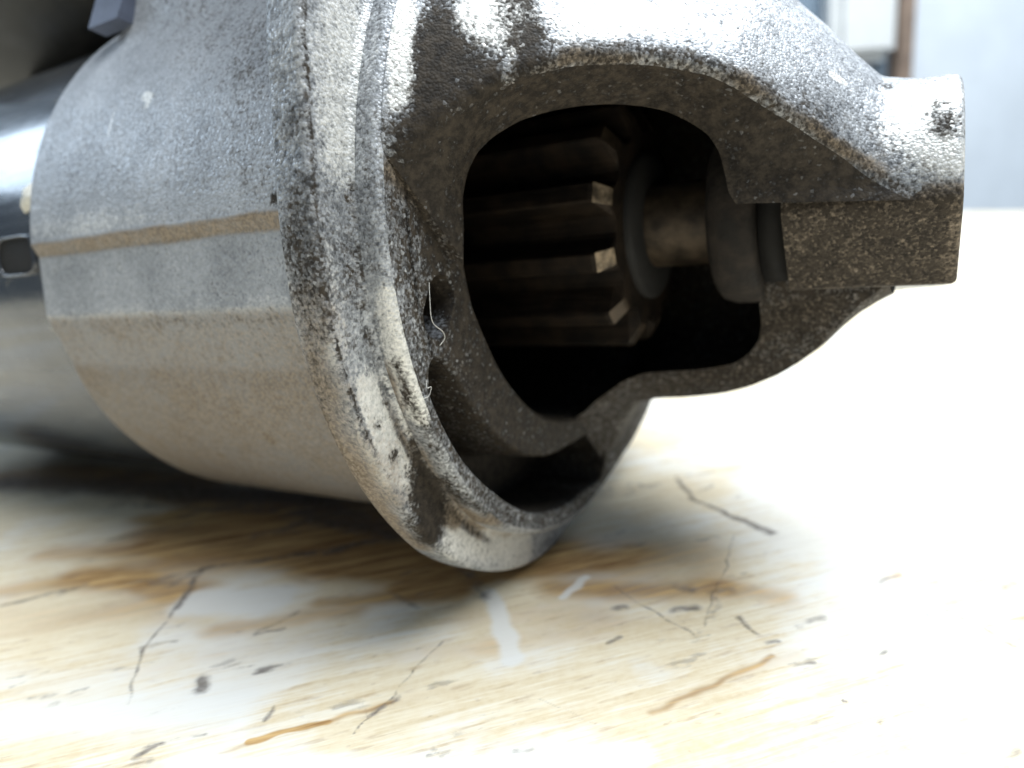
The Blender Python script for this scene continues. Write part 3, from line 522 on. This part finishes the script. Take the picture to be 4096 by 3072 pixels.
for f in np.linspace(0, 1, 56): rows.append(slot(FX, (bore + .004) * (1 - f) + (pin - 0.004) * f))
for f, dx in ((-0.002, .0012), (0.0, .006)): rows.append(slot(FX - dx * np.clip(wide * 3, 0, 1), pin + f))
for g in (0.25, 0.6, 0.95): rows.append(slot(FX - depth * g, pin + 0.001 + g * .002))
for f in np.linspace(0.1, 0.9, 8): rows.append(slot(FX - depth, (pin + .003) * (1 - f) + (pout - .003) * f))
for g in (0.95, 0.6, 0.25): rows.append(slot(FX - depth * g, pout - 0.001 - g * .002))
for f, dx in ((0.0, .006), (0.002, .0012)): rows.append(slot(FX - dx * np.clip(wide * 3, 0, 1), pout + f))
for f in np.linspace(0, 1, 12): rows.append(slot(FX, (pout + 0.004) * (1 - f) + pf * f))
p = Parts(); p.grid(np.stack(rows), close=True)
p.build('drive_face', M_CAST, motor, base=(1.0, 0.0, 0.0), marks=MM, only='F', sharp=50)
def face_dirt_recess_tone(P, c, ang):
    r_ = np.hypot(P[:, 1], P[:, 2])
    front = P[:, 0] > FX - 0.004
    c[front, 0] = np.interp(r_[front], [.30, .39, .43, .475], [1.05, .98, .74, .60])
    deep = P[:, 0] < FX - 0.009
    c[deep, 0] = 1.25; c[deep, 2] = 0  # recesses coloured darkest, by depth
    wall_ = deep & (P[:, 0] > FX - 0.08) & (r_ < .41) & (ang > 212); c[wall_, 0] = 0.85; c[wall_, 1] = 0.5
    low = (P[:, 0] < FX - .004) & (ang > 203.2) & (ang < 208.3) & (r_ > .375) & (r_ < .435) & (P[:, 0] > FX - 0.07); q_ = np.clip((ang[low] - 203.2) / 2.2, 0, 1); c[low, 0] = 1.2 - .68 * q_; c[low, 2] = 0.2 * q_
recolour(bpy.data.objects['drive_face'], face_dirt_recess_tone)

# ---- nose: open bell between flange and boss, cast wall with a cut rim
KX = [-.446, -.438, -.425, -.40, -.35, -.30, -.2, -.15, -.12, -.09, -.06, -.03, 0., .05]
KR = [.478, .468, .458, .445, .417, .385, .322, .289, .253, .221, .185, .153, .146, .143]
_kx = np.linspace(-.446, .05, 200); _kr = np.interp(_kx, KX, KR)
for _ in range(3): _kr[1:-1] = (_kr[:-2] + _kr[1:-1] * 2 + _kr[2:]) / 4
prof = lambda x: np.interp(x, _kx, _kr)
NR = 150
def resample(A, n=NR):
    A = np.array(A, float); k = np.linspace(0, 1, len(A)); t = np.linspace(0, 1, n)
    B = np.stack([np.interp(t, k, A[:, i]) for i in range(3)], 1)
    for _ in range(6): B[1:-1] = (B[:-2] + B[1:-1] * 2 + B[2:]) / 4
    return B
To, Ti, Bo, Bi = resample(RIM_OUT), resample(RIM_IN), resample(ARM_OUT), resample(ARM_IN)
nz = rng.normal(0, 1, (NR,)); nz = np.convolve(nz, np.ones(5) / 5, 'same')
To[:, 2] += nz * 0.25; 
ta = np.concatenate([np.linspace(0, 0.42, 170), np.linspace(0.42, 1, 60)[1:]])[None, :]
def skin(A, B, off):
    x = A[:, :1] * (1 - ta) + B[:, :1] * ta
    th = A[:, 2:] * (1 - ta) + B[:, 2:] * ta
    ra = A[:, 1:2] - (prof(A[:, :1]) - off); rb = B[:, 1:2] - (prof(B[:, :1]) - off)
    w0 = np.clip(1 - ta * 4, 0, 1); w1 = np.clip((ta - 0.5) * 2, 0, 1)
    return pol(x, prof(x) - off + ra * w0 + rb * w1, th)
outer = skin(To, Bo, 0.0); inner = skin(Ti, Bi, 0.075)
def strip(A, B, n, bulge=0.0):
    f = np.linspace(0, 1, n)[None, :, None]
    return A[:, None, :] * (1 - f) + B[:, None, :] * f
A_ = outer[:, 0].copy()
def unit(v): return v / np.maximum(np.linalg.norm(v, axis=-1, keepdims=True), 1e-9)
FIL = 0.011
s_ = outer[:, 4]; e_ = A_ + unit(inner[:, 0] - A_) * FIL
bez = np.stack([s_ * (1 - q) ** 2 + 2 * A_ * q * (1 - q) + e_ * q * q for q in np.linspace(1, 0, 7)[:-1]], 1)
outer = np.concatenate([bez, outer[:, 4:]], 1)
p = Parts(); p.grid(outer)
p.build('nose_shell', M_CAST, motor, base=(0.14, 0.0, 0.20), marks=MM, only='B')
def cut_edge(P, c, ang):
    j = np.arange(len(P)) % outer.shape[1]
    w = np.clip((9.5 - j) / 4, 0, 1); far = (P[:, 0] > -0.40)
    c[:, 0] = np.maximum(c[:, 0], 0.62 * w); c[:, 1] = np.maximum(c[:, 1], 0.28 * w * far); c[:, 2] *= 1 - w
    v = np.clip((14 - (outer.shape[1] - 1 - j)) / 6, 0, 1); c[:, 0] = np.maximum(c[:, 0], .9 * v); c[:, 1] = np.maximum(c[:, 1], .5 * v); c[:, 2] *= 1 - v
recolour(bpy.data.objects['nose_shell'], cut_edge)
p = Parts()
rim = strip(outer[:, 0], inner[:, 0], 30); p.grid(rim, flip=True)
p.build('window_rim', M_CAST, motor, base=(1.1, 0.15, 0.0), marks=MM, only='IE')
p = Parts()
arm = strip(outer[:, -1], inner[:, -1], 24); p.grid(arm)
p.build('support_arm', M_CAST, motor, base=(0.80, 0.5, 0.0), marks=MM, only='E')
p = Parts(); p.grid(inner, flip=True)
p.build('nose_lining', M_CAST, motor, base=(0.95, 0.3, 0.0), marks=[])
# ledges where shell and arm stand on the face
for nm, E_ in (('shell_foot', rim[0]), ('arm_foot', arm[0])):
    A1 = E_.copy(); A1[:, 0] = FX - 0.002
    p = Parts(); f = np.linspace(0, 1, 12)[:, None, None]
    p.grid(E_[None] * (1 - f) + A1[None] * f, flip=True)
    p.build(nm, M_CAST, motor, base=(0.85, 0.45, 0.0), marks=MM, only='F')

# ---- boss at the tip: round above, flat below
def section(r, n_arc=70):
    a = np.linspace(187.0, -40, n_arc)
    pts = [(r * math.cos(math.radians(t)), r * math.sin(math.radians(t))) for t in a]
    pts += [(0.06, -0.095), (0.02, -0.099), (-0.02, -0.1045), (-0.045, -0.1085), (-0.056, -0.1095), (-0.0625, -0.1085), (-0.0665, -0.1045)]
    for f in np.linspace(0, 1, 16)[1:-1]:
        pts.append((-0.0665 * (1 - f) + (-r + .003) * f, -0.1045 * (1 - f) - 0.036 * f))
    pts += [(-r + .0008, -0.031), (-r * .9995, -0.026)]
    return np.array(pts)
rows = []
for x, rr in [(-0.128, .1445)] + [(x, None) for x in np.arange(-0.12, 0.046, 0.0055)] + [(0.0475, None), (0.0500, None), (0.0512, None)]:
    r = float(prof(x)) - 0.0008 if x > -0.03 else 0.1455
    r = min(r, 0.1468)
    sh = {0.0475: 0.0008, 0.05: 0.003, 0.0512: 0.007}.get(round(x, 4), 0)
    s = section(r); s = s * (1 - sh / 0.14)
    rows.append(np.c_[np.full(len(s), x), s])
p = Parts(); G = np.stack(rows); p.grid(G, close=True, flip=True)
c0 = np.repeat(G[:1].mean(1, keepdims=True), G.shape[1], 1); c1 = np.repeat(G[-1:].mean(1, keepdims=True), G.shape[1], 1)
p.grid(np.concatenate([c0, G[:1]]), close=True, flip=True); p.grid(np.concatenate([G[-1:], c1]), close=True, flip=True)
boss = p.build('nose_boss', M_CAST, motor, base=(0.10, 0.0, 0.25), marks=MM, only='B', sharp=60)
# the flat underside is coloured dark brown
def boss_brown(P, c, ang):
    w = np.clip((ang - 181) / 9, 0, 1) * (ang < 300); w = w * w * (3 - 2 * w)
    tip = np.clip((P[:, 0] - 0.030) / .018, 0, 1)
    c[:, 0] = np.maximum(c[:, 0] * (1 - w), w * (0.80 - .22 * tip)); c[:, 1] = np.maximum(c[:, 1], w * 0.9); c[:, 2] *= 1 - w
    k2 = (ang > 176) & (ang <= 190); c[k2, 0] = np.maximum(c[k2, 0], 0.55 * np.clip((0.05 - P[k2, 0]) / .08, .2, 1))
recolour(boss, boss_brown)

# ---- inside the nose: shaft, pinion, collar and bushing
tt = np.arange(0, 360, 3.0)
p = Parts(); p.grid(revolve([(-0.6, .060), (-.17, .060), (-.12, .060)], tt), close=True)
p.build('shaft', M_SHAFT, motor)
p = Parts(); p.grid(revolve([(-.225, .056), (-.226, .104), (-.220, .112), (-.205, .117), (-.172, .117), (-.166, .113), (-.165, .056)], tt), close=True)
p.build('bushing_collar', M_STEEL, motor)
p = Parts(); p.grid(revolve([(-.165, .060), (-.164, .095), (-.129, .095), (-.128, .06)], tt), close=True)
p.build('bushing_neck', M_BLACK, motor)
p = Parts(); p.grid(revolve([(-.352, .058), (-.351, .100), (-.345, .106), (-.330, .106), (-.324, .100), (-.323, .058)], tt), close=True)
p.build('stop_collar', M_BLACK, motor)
teeth = 12
sec = []
for i in range(teeth):
    c = 176 + i * 30.0
    for d, r in ((-11.5, .132), (-9.2, .136), (-4.4, .174), (-3.6, .177), (3.6, .177), (4.4, .174), (9.2, .136), (11.5, .132)):
        sec.append((c + d, r))
sec = np.array(sec)
rows = []
for x, cut in ((-0.70, 0), (-0.358, 0), (-0.352, 0.003), (-0.338, 0.026), (-0.336, 0.032)):
    rows.append(pol(x, np.minimum(sec[:, 1], .178 - cut), sec[:, 0] * 1.0))
rows.append(pol(-0.3355, np.full(len(sec), .05), sec[:, 0]))
p = Parts(); p.grid(np.stack(rows), close=True)
gear = p.build('pinion_gear', M_GEAR, motor, smooth=False)
gear.data.materials.append(M_GLINT); gear.data.materials.append(M_SHAFT)
for f_ in gear.data.polygons:            # highlights painted on chamfered tooth ends, brightest on two teeth
    c_ = f_.center / S
    ra_ = math.hypot(c_.y, c_.z); an_ = math.degrees(math.atan2(c_.z, c_.y)) % 360
    if -0.352 < c_.x < -0.337 and ra_ > 0.145 and (an_ - 176) % 30 < 4.2 or -0.352 < c_.x < -0.337 and ra_ > 0.145 and (an_ - 176) % 30 > 25.8:
        k_ = round((an_ - 176) / 30) % 12
        f_.material_index = 1 if k_ in (0, 1) else 2
# closed end of the bore
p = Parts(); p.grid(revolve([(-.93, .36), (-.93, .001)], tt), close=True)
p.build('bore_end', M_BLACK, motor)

# ---- yoke (motor body) with its locating notch, end cap
p = Parts()
p.grid(revolve([(-1.10, .40), (-1.1395, .4340)] + [(x, .4385) for x in np.linspace(-1.1400, -1.97, 60)] + [(-1.985, .43), (-1.99, .35)], TH), close=True, flip=True)
p.build('yoke', M_PAINT, motor)
p = Parts(); p.grid(revolve([(-1.98, .36), (-2.20, .36), (-2.23, .34), (-2.235, .001)], tt), close=True, flip=True)
p.build('end_cap', M_PAINT, motor)
# locating notch: a black sheet painted in for its shaded recess with a bright lip, at the housing joint
def on_yoke(x, deg, r=.4385): return pol(x, r, deg)
loop = []
for k in range(48):
    a = 2 * math.pi * k / 48
    cx_, sx_ = math.cos(a), math.sin(a)
    ex = math.copysign(abs(cx_) ** 0.45, cx_); ey = math.copysign(abs(sx_) ** 0.45, sx_)
    loop.append((-1.205 + 0.052 * ex, 187.3 + 3.6 * ey))
loop = np.array(loop)
rows = []
for f, dr in ((1.12, 0.000), (1.10, 0.006), (1.04, 0.008), (0.98, 0.005), (0.96, 0.002)):
    rows.append(pol(-1.205 + (loop[:, 0] + 1.205) * f, .4385 + dr, 187.3 + (loop[:, 1] - 187.3) * f))
p = Parts(); p.grid(np.stack(rows), close=True)
lip = p.build('notch_lip', M_PAINT, motor)
rows = [pol(-1.205 + (loop[:, 0] + 1.205) * f, .4385 + 0.0025, 187.3 + (loop[:, 1] - 187.3) * f) for f in (0.97, 0.6, 0.2, 0.01)]
p = Parts(); p.grid(np.stack(rows), close=True)
p.build('notch_shade', M_BLACK, lip)
# dried blob of sealant squeezed out of the joint
rows = []
for i, ph in enumerate(np.linspace(0, math.pi, 13)):
    ring = []
    for k in range(20):
        a = 2 * math.pi * k / 20
        w = 1 + 0.25 * math.sin(3 * a + 1) + 0.15 * math.sin(5 * a + 2.2 * i * .2)
        ring.append(pol(-1.160 + 0.020 * w * math.sin(ph) * math.cos(a), .4385 + 0.012 * math.cos(ph) * 1.0, 176.2 + 2.6 * w * math.sin(ph) * math.sin(a)))
    rows.append(np.stack(ring))
p = Parts(); p.grid(np.stack(rows), close=True)
p.build('sealant_blob', M_SEAL, motor)
# ---- solenoid riding above the yoke
def cyl_at(uc, vc, prof_, th=tt):
    G = revolve(prof_, th); G[..., 1] += uc; G[..., 2] += vc
    return G
SU, SV, SR = -0.05, 0.83, 0.345
p = Parts(); p.grid(cyl_at(SU, SV, [(-1.00, .02), (-1.00, SR - .02), (-1.02, SR), (-2.05, SR), (-2.07, SR - .02), (-2.08, .02)]), close=True, flip=True)
sol = p.build('solenoid', M_SOL, motor)
p = Parts(); p.grid(cyl_at(SU, SV, [(-1.0, SR - .05), (-1.0, SR + .012), (-1.035, SR + .012), (-1.036, SR - .05)]), close=True, flip=True)
p.build('solenoid_rim', M_SOL, sol)
# grey clip between solenoid and housing neck
def prism(poly, x0, x1):
    A = np.array(poly, float)
    a = np.c_[np.full(len(A), x0), A]; b = np.c_[np.full(len(A), x1), A]
    return np.stack([np.repeat(a.mean(0)[None], len(A), 0), a, b, np.repeat(b.mean(0)[None], len(A), 0)])
p = Parts(); p.grid(prism([(-.09, .39), (.11, .39), (.11, .62), (-.09, .62)], -1.90, -1.15), close=True)  # black block added to keep the gap under the solenoid dark
p.build('solenoid_gap_fill', M_BLACK, motor, smooth=False)
p = Parts(); p.grid(prism([(-.400, .285), (-.372, .285), (-.352, .335), (-.360, .352), (-.385, .352)], -1.085, -1.01), close=True)
p.build('solenoid_clip', M_PLASTIC, motor, smooth=False)

# ---- two wisps of lint caught on the casting
def wisp(name, pts, rad, label):
    P = np.array(pts, float); n = 24
    k = np.linspace(0, 1, len(P)); t = np.linspace(0, 1, n)
    C = np.stack([np.interp(t, k, P[:, i]) for i in range(3)], 1)
    for _ in range(4): C[1:-1] = (C[:-2] + C[1:-1] * 2 + C[2:]) / 4
    rows = []
    for i in range(n):
        d = C[min(i + 1, n - 1)] - C[max(i - 1, 0)]; d /= np.linalg.norm(d)
        a = np.cross(d, [1, 0.3, 0.2]); a /= np.linalg.norm(a); b = np.cross(d, a)
        rows.append(np.stack([C[i] + rad * (a * math.cos(q) + b * math.sin(q)) for q in np.linspace(0, 2 * math.pi, 6)[:-1]]))
    pp = Parts(); pp.grid(np.stack(rows), close=True)
    o = pp.build(name, M_LINT)
    o.matrix_world = ROOT
    tag(o, label, 'lint', 'wisps of lint on the casting')
wisp('lint_wisp', [(-.444, -.396, -.128), (-.441, -.398, -.150), (-.443, -.392, -.172), (-.440, -.374, -.178), (-.442, -.366, -.186), (-.444, -.374, -.194)], .0004,
     'long thin white lint hair hanging in the oval slot')
wisp('lint_wisp', [(-.444, -.398, -.232), (-.440, -.402, -.242), (-.439, -.394, -.238), (-.441, -.396, -.250), (-.443, -.404, -.252)], .00032,
     'short curled lint hair at the edge of the dark crescent pocket')
